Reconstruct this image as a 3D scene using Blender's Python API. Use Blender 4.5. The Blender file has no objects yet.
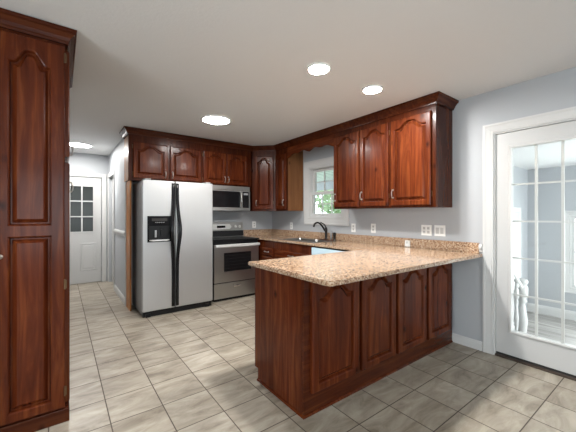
import bpy, bmesh, math, random
from mathutils import Vector, Matrix
random.seed(7)
SC = bpy.context.scene
COL = SC.collection
PI = math.pi

# ------------------------------------------------------------------ camera
cam_d = bpy.data.cameras.new('camera'); cam = bpy.data.objects.new('camera', cam_d); COL.objects.link(cam)
cam.location = (0, 0, 1.29); cam.rotation_euler = (PI/2, 0, -0.6405)
cam_d.sensor_width = 36; cam_d.lens = 304.6/576*36; cam_d.shift_y = -1.2/576; cam_d.clip_start = 0.05
SC.camera = cam
# ------------------------------------------------------------------ sky, daylight, added fill, exposure
SC.view_settings.view_transform = 'Standard'; SC.view_settings.look = 'None'
SC.view_settings.gamma = 1; SC.view_settings.use_curve_mapping = False
SC.view_settings.exposure = 0.62
world = bpy.data.worlds.new('overcast_sky'); SC.world = world; world.use_nodes = True
bg = world.node_tree.nodes['Background']; bg.inputs[0].default_value = (0.80, 0.92, 1.0, 1); bg.inputs[1].default_value = 3.0
LAMP_DISC, LAMP_CAN, LAMP_HALL, FILL_DINING = 80.0, 430.0, 108.0, 32.0
FILL_REAR, FILL_LEFT, DAYLIGHT_DEN = 28.0, 55.0, 120.0

def area(name, loc, rot, sx, sy, power, color=(1, 1, 1)):
    d = bpy.data.lights.new(name, 'AREA'); d.shape = 'RECTANGLE'; d.size = sx; d.size_y = sy
    d.energy = power; d.color = color
    o = bpy.data.objects.new(name, d); COL.objects.link(o); o.location = loc; o.rotation_euler = rot
    return o
# fill added at unseen windows behind and left of the camera, daylight at the den window (all placed outside the glass)
area('fill_rear_window', (0.4, -3.3, 1.35), (PI/2, 0, 0), 2.6, 1.5, FILL_REAR, (0.93, 0.97, 1.0))
area('fill_left_window', (-2.8, 0.0, 1.35), (PI/2, 0, -PI/2), 2.2, 1.5, FILL_LEFT, (0.93, 0.97, 1.0))
area('daylight_den_window', (7.6, 0.2, 0.6), (PI/2, 0, PI/2), 2.4, 1.4, DAYLIGHT_DEN, (0.93, 0.98, 1.0))

area('fill_den_side_window', (5.3, -2.4, 0.85), (PI/2, 0, 0), 2.4, 1.5, 150.0, (0.93, 0.98, 1.0))  # fill added outside an unseen side window to brighten the den

# ------------------------------------------------------------------ materials
def mat(name, color=(0.8, 0.8, 0.8), rough=0.5, metal=0.0, coat=0.0, spec=0.5, emit=None, estr=0):
    m = bpy.data.materials.new(name); m.use_nodes = True
    b = m.node_tree.nodes['Principled BSDF']
    b.inputs['Base Color'].default_value = (*color, 1); b.inputs['Roughness'].default_value = rough
    b.inputs['Metallic'].default_value = metal; b.inputs['Coat Weight'].default_value = coat
    b.inputs['Coat Roughness'].default_value = 0.12
    b.inputs['Specular IOR Level'].default_value = spec
    if emit: b.inputs['Emission Color'].default_value = (*emit, 1); b.inputs['Emission Strength'].default_value = estr
    return m
def N(m, t, **kw):
    n = m.node_tree.nodes.new(t)
    for k, v in kw.items(): setattr(n, k, v)
    return n
def L(m, a, b): m.node_tree.links.new(a, b)
def P(m): return m.node_tree.nodes['Principled BSDF']
def ramp(m, stops):
    r = N(m, 'ShaderNodeValToRGB'); e = r.color_ramp.elements
    while len(e) < len(stops): e.new(0.5)
    for i, (p, c) in enumerate(stops): e[i].position = p; e[i].color = (*c, 1)
    return r
def math_n(m, op, a, b=None, c=None):
    n = N(m, 'ShaderNodeMath', operation=op)
    for i, v in enumerate((a, b, c)):
        if v is None: continue
        if isinstance(v, (int, float)): n.inputs[i].default_value = v
        else: L(m, v, n.inputs[i])
    return n.outputs[0]
def mapped(m, scale, world_space=False):
    tc = N(m, 'ShaderNodeTexCoord'); mp = N(m, 'ShaderNodeMapping'); mp.inputs['Scale'].default_value = scale
    if world_space:
        g = N(m, 'ShaderNodeNewGeometry'); L(m, g.outputs['Position'], mp.inputs['Vector'])
    else:
        oi = N(m, 'ShaderNodeObjectInfo'); add = N(m, 'ShaderNodeVectorMath', operation='ADD')
        mul = N(m, 'ShaderNodeVectorMath', operation='SCALE'); mul.inputs[0].default_value = (7.3, 5.1, 9.7)
        L(m, oi.outputs['Random'], mul.inputs['Scale'])
        L(m, tc.outputs['Object'], add.inputs[0]); L(m, mul.outputs[0], add.inputs[1]); L(m, add.outputs[0], mp.inputs['Vector'])
    return mp.outputs[0]
def bump(m, h, strength, dist=0.002):
    b = N(m, 'ShaderNodeBump'); b.inputs['Strength'].default_value = strength; b.inputs['Distance'].default_value = dist
    L(m, h, b.inputs['Height']); L(m, b.outputs[0], P(m).inputs['Normal'])

def wood_mat(name, scale, dark, mid, light, rough=0.26, coat=0.06):
    m = mat(name, mid, rough, coat=coat, spec=0.14)
    v = mapped(m, scale)
    n1 = N(m, 'ShaderNodeTexNoise'); n1.inputs['Scale'].default_value = 1.0; n1.inputs['Detail'].default_value = 6
    n1.inputs['Roughness'].default_value = 0.62; n1.inputs['Distortion'].default_value = 0.9; L(m, v, n1.inputs['Vector'])
    r = ramp(m, [(0.17, dark), (0.5, mid), (0.88, light)]); L(m, n1.outputs['Fac'], r.inputs[0])
    # wide board-to-board colour change
    v2 = mapped(m, tuple(0.22*s for s in scale)); n2 = N(m, 'ShaderNodeTexNoise'); n2.inputs['Scale'].default_value = 1.3
    n2.inputs['Detail'].default_value = 2; L(m, v2, n2.inputs['Vector'])
    mx = N(m, 'ShaderNodeMix', data_type='RGBA', blend_type='MULTIPLY'); mx.inputs[0].default_value = 0.75
    r2 = ramp(m, [(0.3, (0.66, 0.62, 0.60)), (0.7, (1.25, 1.22, 1.2))]); L(m, n2.outputs['Fac'], r2.inputs[0])
    L(m, r.outputs[0], mx.inputs[6]); L(m, r2.outputs[0], mx.inputs[7])
    # small dark knots
    v3 = mapped(m, (5, 5, 3.2)); vo = N(m, 'ShaderNodeTexVoronoi'); vo.inputs['Scale'].default_value = 1.0; L(m, v3, vo.inputs['Vector'])
    r3 = ramp(m, [(0.03, (0.12, 0.08, 0.07)), (0.13, (1, 1, 1))]); L(m, vo.outputs['Distance'], r3.inputs[0])
    mx2 = N(m, 'ShaderNodeMix', data_type='RGBA', blend_type='MULTIPLY'); mx2.inputs[0].default_value = 0.8
    L(m, mx.outputs[2], mx2.inputs[6]); L(m, r3.outputs[0], mx2.inputs[7])
    L(m, mx2.outputs[2], P(m).inputs['Base Color'])
    bump(m, n1.outputs['Fac'], 0.08)
    return m
WD, WM, WL = (0.026, 0.0045, 0.0018), (0.082, 0.0165, 0.0050), (0.20, 0.056, 0.0150)
M_wood = wood_mat('cherry_stained_wood', (20, 20, 1.6), WD, WM, WL)
M_wood_shade = wood_mat('shade_darkened_cherry_side', (20, 20, 1.6), (0.020, 0.004, 0.0018), (0.058, 0.0125, 0.0042), (0.115, 0.031, 0.009))  # cherry darkened for the cabinet boxes; their shade is put into the colour
M_woodx = wood_mat('cherry_stained_wood_long_x', (1.6, 20, 20), (0.020, 0.004, 0.0018), (0.060, 0.013, 0.0043), (0.13, 0.037, 0.0105))  # crown and frame copy, darkened for shade the same way
M_woody = wood_mat('cherry_stained_wood_long_y', (20, 1.6, 20), WD, WM, WL)

M_tan = wood_mat('honey_coloured_wood', (14, 14, 1.2), (0.24, 0.090, 0.026), (0.42, 0.17, 0.050), (0.56, 0.26, 0.09), 0.4)  # lighter wood tone on the refrigerator panel and the cabinet side above
M_tan2 = wood_mat('brown_wood', (14, 14, 1.2), (0.09, 0.036, 0.014), (0.18, 0.078, 0.030), (0.26, 0.125, 0.052), 0.4)  # browner tone for the narrow cabinet's side

M_wall = mat('blue_grey_wall_paint', (0.398, 0.412, 0.430), 0.55)
v = mapped(M_wall, (1, 1, 1), True); n = N(M_wall, 'ShaderNodeTexNoise'); n.inputs['Scale'].default_value = 130; L(M_wall, v, n.inputs['Vector']); bump(M_wall, n.outputs['Fac'], 0.12, 0.001)
M_ceil = mat('white_textured_ceiling', (0.70, 0.70, 0.70), 0.9, spec=0.2)
v = mapped(M_ceil, (1, 1, 1), True); n = N(M_ceil, 'ShaderNodeTexNoise'); n.inputs['Scale'].default_value = 60; n.inputs['Detail'].default_value = 4; L(M_ceil, v, n.inputs['Vector']); bump(M_ceil, n.outputs['Fac'], 0.35, 0.004)
M_trim = mat('white_semigloss_trim', (0.565, 0.562, 0.552), 0.4)
M_door = mat('white_door_paint', (0.515, 0.512, 0.505), 0.42)
M_plastic = mat('white_plastic', (0.82, 0.82, 0.80), 0.35)
M_steel = mat('brushed_steel', (0.50, 0.50, 0.49), 0.32, metal=1.0)
v = mapped(M_steel, (2, 2, 220)); n = N(M_steel, 'ShaderNodeTexNoise'); n.inputs['Scale'].default_value = 1; L(M_steel, v, n.inputs['Vector']); bump(M_steel, n.outputs['Fac'], 0.05, 0.0005)
M_fridge = mat('silver_fridge_door', (0.50, 0.50, 0.50), 0.38, metal=0.65)
v = mapped(M_fridge, (180, 180, 2)); n = N(M_fridge, 'ShaderNodeTexNoise'); n.inputs['Scale'].default_value = 1; L(M_fridge, v, n.inputs['Vector']); bump(M_fridge, n.outputs['Fac'], 0.05, 0.0005)
M_fside = mat('grey_textured_fridge_side', (0.28, 0.28, 0.28), 0.5)
M_black = mat('black_gloss', (0.008, 0.008, 0.009), 0.12, spec=0.3)
M_blackp = mat('black_plastic', (0.011, 0.011, 0.012), 0.35, spec=0.25)
M_chrome = mat('polished_chrome', (0.75, 0.75, 0.74), 0.18, metal=1)
M_pewter = mat('pewter_pull', (0.40, 0.38, 0.35), 0.32, metal=1)
M_brass = mat('aged_brass', (0.15, 0.095, 0.05), 0.4, metal=1)
M_bronze = mat('oil_rubbed_bronze', (0.018, 0.015, 0.014), 0.28, metal=0.6)
M_copper = mat('copper_bronze_plate', (0.16, 0.07, 0.04), 0.35, metal=0.8)
M_ceramic = mat('black_ceramic_cooktop', (0.007, 0.007, 0.008), 0.28, spec=0.25)
M_thresh = mat('dark_bronze_threshold', (0.07, 0.05, 0.038), 0.45, metal=0.5)
M_silver = mat('bright_silver_handle', (0.74, 0.74, 0.73), 0.3, metal=0.4)
M_sink = mat('dull_dark_steel', (0.22, 0.215, 0.21), 0.3, metal=0.9)
M_grey = mat('grey_print', (0.35, 0.36, 0.37), 0.4)
M_film = mat('pale_blue_panel_film', (0.55, 0.72, 0.82), 0.25)
M_seam = mat('dark_rubber_seal', (0.02, 0.018, 0.016), 0.7)
M_dpane = mat('dark_garage_pane', (0.03, 0.034, 0.032), 0.2, spec=0.25)  # pane coloured dark to stand for the dark garage behind the glass
def glass_mat(name, tint=(1, 1, 1), refl=0.06):
    m = bpy.data.materials.new(name); m.use_nodes = True; nt = m.node_tree; nt.nodes.clear()
    o = nt.nodes.new('ShaderNodeOutputMaterial'); mix = nt.nodes.new('ShaderNodeMixShader')
    t = nt.nodes.new('ShaderNodeBsdfTransparent'); t.inputs[0].default_value = (*tint, 1)
    g = nt.nodes.new('ShaderNodeBsdfGlossy'); g.inputs['Roughness'].default_value = 0.01
    lw = nt.nodes.new('ShaderNodeLayerWeight'); lw.inputs[0].default_value = 0.5
    pw = nt.nodes.new('ShaderNodeMath'); pw.operation = 'POWER'; pw.inputs[1].default_value = 5.0
    f = nt.nodes.new('ShaderNodeMath'); f.operation = 'MULTIPLY_ADD'; f.inputs[1].default_value = 0.7; f.inputs[2].default_value = 0.03
    nt.links.new(lw.outputs['Facing'], pw.inputs[0]); nt.links.new(pw.outputs[0], f.inputs[0])
    nt.links.new(f.outputs[0], mix.inputs[0]); nt.links.new(t.outputs[0], mix.inputs[1]); nt.links.new(g.outputs[0], mix.inputs[2])
    nt.links.new(mix.outputs[0], o.inputs[0]); return m
M_glass = glass_mat('clear_window_glass', (0.985, 0.99, 0.985))
def lamp_mat(name, s): return mat(name, (0.9, 0.9, 0.9), 0.5, emit=(1.0, 0.985, 0.955), estr=s)
M_lampd = lamp_mat('lit_lens_disc', LAMP_DISC); M_lampc = lamp_mat('lit_lens_can', LAMP_CAN)
M_lamph = lamp_mat('lit_lens_hall', LAMP_HALL); M_lampr = lamp_mat('lit_lens_fill', FILL_DINING)

# granite-look counter
M_gran = mat('speckled_tan_granite', (0.4, 0.3, 0.2), 0.12, spec=0.55)
v = mapped(M_gran, (1, 1, 1), True)
vo = N(M_gran, 'ShaderNodeTexVoronoi'); vo.inputs['Scale'].default_value = 115; L(M_gran, v, vo.inputs['Vector'])
n = N(M_gran, 'ShaderNodeTexNoise'); n.inputs['Scale'].default_value = 240; n.inputs['Detail'].default_value = 3; L(M_gran, v, n.inputs['Vector'])
sep = N(M_gran, 'ShaderNodeSeparateColor'); L(M_gran, vo.outputs['Color'], sep.inputs[0])
a = math_n(M_gran, 'ADD', math_n(M_gran, 'MULTIPLY', sep.outputs[0], 0.55), math_n(M_gran, 'MULTIPLY', n.outputs['Fac'], 0.55))
r = ramp(M_gran, [(0.22, (0.09, 0.05, 0.034)), (0.38, (0.29, 0.165, 0.098)), (0.56, (0.41, 0.27, 0.165)), (0.80, (0.58, 0.45, 0.335))])
L(M_gran, a, r.inputs[0]); L(M_gran, r.outputs[0], P(M_gran).inputs['Base Color'])

# floor tile: square grid aligned with the walls
M_tile = mat('grey_beige_slate_tile', (0.4, 0.37, 0.33), 0.42)
TS, TX, TY = 0.3065, 0.247, 2.161
g = N(M_tile, 'ShaderNodeNewGeometry'); s = N(M_tile, 'ShaderNodeSeparateXYZ'); L(M_tile, g.outputs['Position'], s.inputs[0])
ux = math_n(M_tile, 'DIVIDE', math_n(M_tile, 'SUBTRACT', s.outputs[0], TX), TS)
uy = math_n(M_tile, 'DIVIDE', math_n(M_tile, 'SUBTRACT', s.outputs[1], TY), TS)
cx, cy = math_n(M_tile, 'FLOOR', ux), math_n(M_tile, 'FLOOR', uy)
fx, fy = math_n(M_tile, 'FRACT', ux), math_n(M_tile, 'FRACT', uy)
def edge(f): return math_n(M_tile, 'MINIMUM', f, math_n(M_tile, 'SUBTRACT', 1.0, f))
d = math_n(M_tile, 'MINIMUM', edge(fx), edge(fy))
cmb = N(M_tile, 'ShaderNodeCombineXYZ'); L(M_tile, cx, cmb.inputs[0]); L(M_tile, cy, cmb.inputs[1])
wn = N(M_tile, 'ShaderNodeTexWhiteNoise', noise_dimensions='3D'); L(M_tile, cmb.outputs[0], wn.inputs['Vector'])
off = N(M_tile, 'ShaderNodeVectorMath', operation='SCALE'); off.inputs['Scale'].default_value = 13.0; L(M_tile, wn.outputs['Color'], off.inputs[0])
mp = N(M_tile, 'ShaderNodeMapping'); mp.inputs['Scale'].default_value = (2.6, 8.0, 1); mp.inputs['Rotation'].default_value = (0, 0, 0.25); L(M_tile, g.outputs['Position'], mp.inputs['Vector'])
add = N(M_tile, 'ShaderNodeVectorMath', operation='ADD'); L(M_tile, mp.outputs[0], add.inputs[0]); L(M_tile, off.outputs[0], add.inputs[1])
n = N(M_tile, 'ShaderNodeTexNoise'); n.inputs['Scale'].default_value = 1.2; n.inputs['Detail'].default_value = 8; n.inputs['Roughness'].default_value = 0.65; n.inputs['Distortion'].default_value = 0.6; L(M_tile, add.outputs[0], n.inputs['Vector'])
tone = math_n(M_tile, 'ADD', n.outputs['Fac'], math_n(M_tile, 'MULTIPLY', math_n(M_tile, 'SUBTRACT', wn.outputs['Value'], 0.5), 0.10))
r = ramp(M_tile, [(0.27, (0.135, 0.108, 0.078)), (0.43, (0.270, 0.230, 0.178)), (0.58, (0.37, 0.325, 0.262)), (0.76, (0.485, 0.44, 0.365))]); L(M_tile, tone, r.inputs[0])
gm = N(M_tile, 'ShaderNodeMapRange'); gm.inputs['From Min'].default_value = 0.008; gm.inputs['From Max'].default_value = 0.013; L(M_tile, d, gm.inputs['Value'])
mx = N(M_tile, 'ShaderNodeMix', data_type='RGBA'); mx.inputs[6].default_value = (0.085, 0.065, 0.05, 1)
L(M_tile, gm.outputs[0], mx.inputs[0]); L(M_tile, r.outputs[0], mx.inputs[7]); L(M_tile, mx.outputs[2], P(M_tile).inputs['Base Color'])
hb = math_n(M_tile, 'ADD', gm.outputs[0], math_n(M_tile, 'MULTIPLY', n.outputs['Fac'], 0.5)); bump(M_tile, hb, 0.35, 0.002)
rr = N(M_tile, 'ShaderNodeMapRange'); rr.inputs['To Min'].default_value = 0.85; rr.inputs['To Max'].default_value = 0.38; L(M_tile, gm.outputs[0], rr.inputs['Value']); L(M_tile, rr.outputs[0], P(M_tile).inputs['Roughness'])

# den plank floor
M_plank = mat('grey_wood_plank_floor', (0.35, 0.34, 0.33), 0.4)
v = mapped(M_plank, (14, 1.2, 1), True); n = N(M_plank, 'ShaderNodeTexNoise'); n.inputs['Scale'].default_value = 1; n.inputs['Detail'].default_value = 5; L(M_plank, v, n.inputs['Vector'])
r = ramp(M_plank, [(0.3, (0.17, 0.16, 0.15)), (0.7, (0.42, 0.40, 0.38))]); L(M_plank, n.outputs['Fac'], r.inputs[0]); L(M_plank, r.outputs[0], P(M_plank).inputs['Base Color'])
M_porch = mat('pale_painted_porch_boards', (0.62, 0.66, 0.62), 0.7)
v = mapped(M_porch, (1, 1, 1), True); w = N(M_porch, 'ShaderNodeTexWave', bands_direction='X'); w.inputs['Scale'].default_value = 1.6; L(M_porch, v, w.inputs['Vector'])
r = ramp(M_porch, [(0.10, (0.14, 0.17, 0.15)), (0.30, (0.55, 0.60, 0.55))]); L(M_porch, w.outputs['Fac'], r.inputs[0]); L(M_porch, r.outputs[0], P(M_porch).inputs['Base Color'])
def noisy(name, a, b, sc, rough=0.9):
    m = mat(name, a, rough); v = mapped(m, (1, 1, 1), True); n = N(m, 'ShaderNodeTexNoise'); n.inputs['Scale'].default_value = sc; n.inputs['Detail'].default_value = 4; L(m, v, n.inputs['Vector'])
    r = ramp(m, [(0.3, a), (0.7, b)]); L(m, n.outputs['Fac'], r.inputs[0]); L(m, r.outputs[0], P(m).inputs['Base Color']); return m
M_grass = noisy('lawn_grass', (0.10, 0.20, 0.05), (0.25, 0.38, 0.12), 6)
M_leaf = noisy('tree_leaves', (0.16, 0.24, 0.13), (0.50, 0.58, 0.40), 3)
M_bark = noisy('tree_bark', (0.08, 0.06, 0.04), (0.2, 0.15, 0.11), 12)
M_siding = mat('pale_siding', (0.7, 0.7, 0.68), 0.7)

# ------------------------------------------------------------------ mesh helpers (all shapes are given in room coordinates)
def wloc(o):
    p = Vector((0, 0, 0))
    while o: p += o.location; o = o.parent
    return p
def obj(name, bm, m, parent=None, smooth=False, origin=None):
    bmesh.ops.recalc_face_normals(bm, faces=bm.faces[:])
    base = wloc(parent) if parent else Vector((0, 0, 0))
    if parent is None or origin is not None:
        if origin is None:
            xs = [v.co for v in bm.verts]
            origin = ((min(c.x for c in xs)+max(c.x for c in xs))/2, (min(c.y for c in xs)+max(c.y for c in xs))/2, min(c.z for c in xs))
        loc = Vector(origin) - base
    else:
        xs = [v.co for v in bm.verts]
        c0 = Vector(((min(c.x for c in xs)+max(c.x for c in xs))/2, (min(c.y for c in xs)+max(c.y for c in xs))/2, (min(c.z for c in xs)+max(c.z for c in xs))/2))
        loc = c0 - base
    bmesh.ops.translate(bm, verts=bm.verts[:], vec=-(loc+base))
    me = bpy.data.meshes.new(name); bm.to_mesh(me); bm.free()
    for p in me.polygons: p.use_smooth = smooth
    o = bpy.data.objects.new(name, me); COL.objects.link(o)
    for mm in (m if isinstance(m, (list, tuple)) else [m]): me.materials.append(mm)
    o.parent = parent; o.location = loc
    return o
def tag(o, label, cat, group=None, kind=None):
    o['label'] = label; o['category'] = cat
    if group: o['group'] = group
    if kind: o['kind'] = kind
    return o
def thing(name, label, cat, loc, group=None, kind=None):
    o = bpy.data.objects.new(name, None); COL.objects.link(o); o.location = loc; o.empty_display_size = 0.1
    return tag(o, label, cat, group, kind)
def struct(name, bm, m, label, cat, parent=None):
    o = obj(name, bm, m, parent)
    if parent is None: tag(o, label, cat, None, 'structure')
    return o
def B(): return bmesh.new()
def box(bm, x0, x1, y0, y1, z0, z1, bev=0, seg=2):
    r = bmesh.ops.create_cube(bm, size=1.0); vs = r['verts']
    for v in vs:
        v.co = Vector(((x0+x1)/2+v.co.x*(x1-x0), (y0+y1)/2+v.co.y*(y1-y0), (z0+z1)/2+v.co.z*(z1-z0)))
    if bev:
        es = {e for v in vs for e in v.link_edges}
        bmesh.ops.bevel(bm, geom=list(es), offset=bev, segments=seg, affect='EDGES', profile=0.6)
    return bm
def bx(*a, **k): return box(B(), *a, **k)
def mbox(bm, M, u0, u1, v0, v1, d0, d1, bev=0):
    vs0 = set(bm.verts); box(bm, u0, u1, v0, v1, d0, d1, bev)
    bmesh.ops.transform(bm, matrix=M, verts=[v for v in bm.verts if v not in vs0]); return bm
def tube(bm, pts, rad, seg=10, cap=True):
    pts = [Vector(p) for p in pts]; n = len(pts); rads = rad if isinstance(rad, (list, tuple)) else [rad]*n
    t0 = (pts[1]-pts[0]).normalized(); up = Vector((0, 0, 1)) if abs(t0.z) < 0.9 else Vector((1, 0, 0))
    a = t0.cross(up).normalized(); rings = []
    for i, p in enumerate(pts):
        t = ((pts[min(i+1, n-1)]-p).normalized()+(p-pts[max(i-1, 0)]).normalized()).normalized()
        a = (a-t*a.dot(t)).normalized(); b = t.cross(a)
        rings.append([bm.verts.new(p+(a*math.cos(2*PI*k/seg)+b*math.sin(2*PI*k/seg))*rads[i]) for k in range(seg)])
    for r0, r1 in zip(rings, rings[1:]):
        for k in range(seg): bm.faces.new((r0[k], r0[(k+1) % seg], r1[(k+1) % seg], r1[k]))
    if cap: bm.faces.new(rings[0][::-1]); bm.faces.new(rings[-1])
    return bm
def lathe(bm, prof, M=None, seg=24):
    M = M or Matrix(); rings = []
    for r, z in prof:
        rings.append([bm.verts.new(M @ Vector((max(r, 1e-4)*math.cos(2*PI*k/seg), max(r, 1e-4)*math.sin(2*PI*k/seg), z))) for k in range(seg)])
    for r0, r1 in zip(rings, rings[1:]):
        for k in range(seg): bm.faces.new((r0[k], r0[(k+1) % seg], r1[(k+1) % seg], r1[k]))
    bm.faces.new(rings[0][::-1]); bm.faces.new(rings[-1]); return bm
def rings_mesh(bm, rings, cap0=True, cap1=True):
    vr = [[bm.verts.new(p) for p in r] for r in rings]; n = len(vr[0])
    for r0, r1 in zip(vr, vr[1:]):
        for k in range(n): bm.faces.new((r0[k], r0[(k+1) % n], r1[(k+1) % n], r1[k]))
    if cap0: bm.faces.new(vr[0][::-1])
    if cap1: bm.faces.new(vr[-1])
    return bm
def prism(bm, pts, vec):
    vec = Vector(vec); return rings_mesh(bm, [[Vector(p) for p in pts], [Vector(p)+vec for p in pts]])
def sweep(bm, path, prof, side=1):
    """profile (out, z) swept along an open floor-plan path with mitred corners; out is to the right of travel when side=1"""
    n = len(path); P2 = [Vector((p[0], p[1])) for p in path]; rings = []
    def nrm(a, b): d = (b-a).normalized(); return Vector((d.y, -d.x))*side
    for i in range(n):
        if i == 0: m = nrm(P2[0], P2[1])
        elif i == n-1: m = nrm(P2[-2], P2[-1])
        else:
            n0, n1 = nrm(P2[i-1], P2[i]), nrm(P2[i], P2[i+1]); m = (n0+n1)/(1+n0.dot(n1))
        rings.append([Vector((P2[i].x+m.x*o, P2[i].y+m.y*o, z)) for o, z in prof])
    return rings_mesh(bm, rings)
def wall(axis, c0, c1, a0, a1, z0, z1, holes=()):
    """wall slab; axis 'x' = constant-X wall running along Y. holes: (a0,a1,z0,z1)"""
    bm = B(); As = sorted({a0, a1, *[h[0] for h in holes], *[h[1] for h in holes]}); Zs = sorted({z0, z1, *[h[2] for h in holes], *[h[3] for h in holes]})
    for i in range(len(As)-1):
        for j in range(len(Zs)-1):
            am, zm = (As[i]+As[i+1])/2, (Zs[j]+Zs[j+1])/2
            if any(h[0] < am < h[1] and h[2] < zm < h[3] for h in holes): continue
            if axis == 'x': box(bm, c0, c1, As[i], As[i+1], Zs[j], Zs[j+1])
            else: box(bm, As[i], As[i+1], c0, c1, Zs[j], Zs[j+1])
    bmesh.ops.remove_doubles(bm, verts=bm.verts[:], dist=1e-5)
    return bm
# frames: local (u along face, v up, d outward) -> room
def FR(origin, udir, out):
    u = Vector(udir).normalized(); o = Vector(out).normalized()
    M = Matrix.Identity(4); M.col[0][:3] = u; M.col[1][:3] = (0, 0, 1); M.col[2][:3] = o; M.col[3][:3] = origin
    return M
# ------------------------------------------------------------------ raised-panel doors
def panel_segment(bm, M, u0, u1, v0, v1, t, sl, sr, sb, st, arch, ch, narch=32, raise_w=0.028, back=True):
    """one frame-and-panel field: frame rect (u0..u1, v0..v1), stile/rail widths, cathedral arch height, ch = outer chamfer (l,r,b,t)"""
    def shape(q):
        q = min(1, max(0, (abs(q)-0.14)/0.68)); return 0.5*(1+math.cos(PI*q))
    def outl(d):
        a0, a1 = u0+sl+d, u1-sr-d; b0, pk = v0+sb+d, v1-st-d; pts = [(a0, b0), (a1, b0)]
        for i in range(narch+1):
            q = 1-2*i/narch; pts.append(((a0+a1)/2+q*(a1-a0)/2, pk-arch*(1-shape(q))))
        return pts
    def outer(c):
        a0, a1, b0, b1 = u0+c*ch[0], u1-c*ch[1], v0+c*ch[2], v1-c*ch[3]; pts = [(a0, b0), (a1, b0)]
        for i in range(narch+1): pts.append((a1+(a0-a1)*i/narch, b1))
        return pts
    def R(pts, d): return [M @ Vector((p[0], p[1], d)) for p in pts]
    rings = [R(outer(0), 0), R(outer(0), t-0.006), R(outer(0.35), t-0.002), R(outer(1.0), t), R(outl(-0.010), t), R(outl(-0.004), t-0.004), R(outl(0), t-0.014), R(outl(0.002), t-0.0215),
             R(outl(0.009), t-0.0215), R(outl(raise_w), t-0.004), R(outl(raise_w+0.003), t-0.001)]
    rings_mesh(bm, rings)
def rp_door(bm, M, w, h, t=0.026, sl=0.052, sb=0.056, st=0.042, arch=0.05):
    panel_segment(bm, M, 0, w, 0, h, t, sl, sl, sb, st, arch, (0.009,)*4)
def pull(parent, M, u, v, vertical=True, name='pull', m=None, half=0.042):
    """bail pull with two rosettes and a bowed grip on face M at (u,v)"""
    bm = B(); d = Vector((0, 1, 0)) if vertical else Vector((1, 0, 0)); c = Vector((u, v, 0))
    for s in (-1, 1):
        p = c+d*half*s; T = Matrix.Translation(M @ p) @ M.to_3x3().to_4x4()
        lathe(bm, [(0.010, 0.0), (0.0095, 0.003), (0.0045, 0.006), (0.004, 0.020)], T, 10)
    pts = []
    for i in range(9):
        q = -1+2*i/8; pts.append(M @ (c+d*half*1.12*q+Vector((0, 0, 0.017+0.010*(1-q*q)))))
    tube(bm, pts, [0.0038, 0.0044, 0.005, 0.0056, 0.006, 0.0056, 0.005, 0.0044, 0.0038], 8)
    return obj(name, bm, m or M_pewter, parent, True)
def hinge(parent, M, u, v):
    bm = B(); mbox(bm, M, u-0.009, u+0.009, v-0.026, v+0.026, 0.0, 0.003)
    tube(bm, [M @ Vector((u, v-0.030, 0.006)), M @ Vector((u, v+0.030, 0.006))], 0.0045, 8)
    return obj('hinge', bm, M_brass, parent)
def cab_door(parent, M, w, h, pull_at=None, hinges=None, arch=0.05, hz=(0.12, 0.88), **k):
    bm = B(); rp_door(bm, M, w, h, arch=arch, **k); d = obj('door', bm, M_wood, parent)
    Mf = M @ Matrix.Translation((0, 0, k.get('t', 0.026)))
    if pull_at: pull(d, Mf, *pull_at)
    if hinges is not None:
        for f in hz: hinge(d, M, hinges, h*f)
    return d

# ================================================================== SETTING
WX, YB, ZC = 3.205, 4.807, 2.44
struct('floor', bx(-2.6, WX, -3.0, 6.97, -0.1, 0), M_tile, 'grey beige square tiled kitchen and hall floor', 'floor')
struct('ceiling', bx(-2.62, WX+0.12, -3.12, 6.97, ZC, ZC+0.1), M_ceil, 'white lightly textured kitchen ceiling', 'ceiling')
WIN = (2.99, 3.727, 1.245, 2.035)
DR = (0.335, 1.122, 0.0, 2.045)
struct('wall_right', wall('x', WX, WX+0.12, -3.0, YB, 0, ZC, [WIN, DR]), M_wall, 'blue grey right wall holding the sink window and french door', 'wall')
struct('wall_back', wall('y', YB, YB+0.12, 0.74, WX+0.12, 0, ZC), M_wall, 'blue grey back wall behind refrigerator and range', 'wall')
struct('wall_hall_right', wall('x', 0.74, 0.86, YB+0.12, 6.85, 0, ZC, [(6.02, 6.77, 0, 2.0)]), M_wall, 'light hallway wall left of the refrigerator with chair rail', 'wall')
struct('wall_hall_far', wall('y', 6.85, 6.97, -0.72, 0.86, 0, ZC, [(-0.20, 0.632, 0, 2.005)]), M_wall, 'end wall of the hallway around the white door', 'wall')
struct('wall_hall_left', wall('x', -0.72, -0.60, 2.40, 6.85, 0, ZC), M_wall, 'hallway wall behind the tall pantry cabinet', 'wall')
struct('wall_pantry', wall('y', 3.3, 3.42, -2.5, -0.72, 0, ZC), M_wall, 'dining room wall left of the pantry', 'wall')
struct('wall_left', wall('x', -2.62, -2.5, -3.0, 3.42, 0, ZC, [(-1.1, 1.1, 0.6, 2.1)]), M_wall, 'dining room left wall with an added window', 'wall')
struct('wall_rear', wall('y', -3.12, -3.0, -2.62, WX+0.12, 0, ZC, [(-0.9, 1.7, 0.6, 2.1)]), M_wall, 'rear wall with an added wide window behind the viewer', 'wall')
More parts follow.
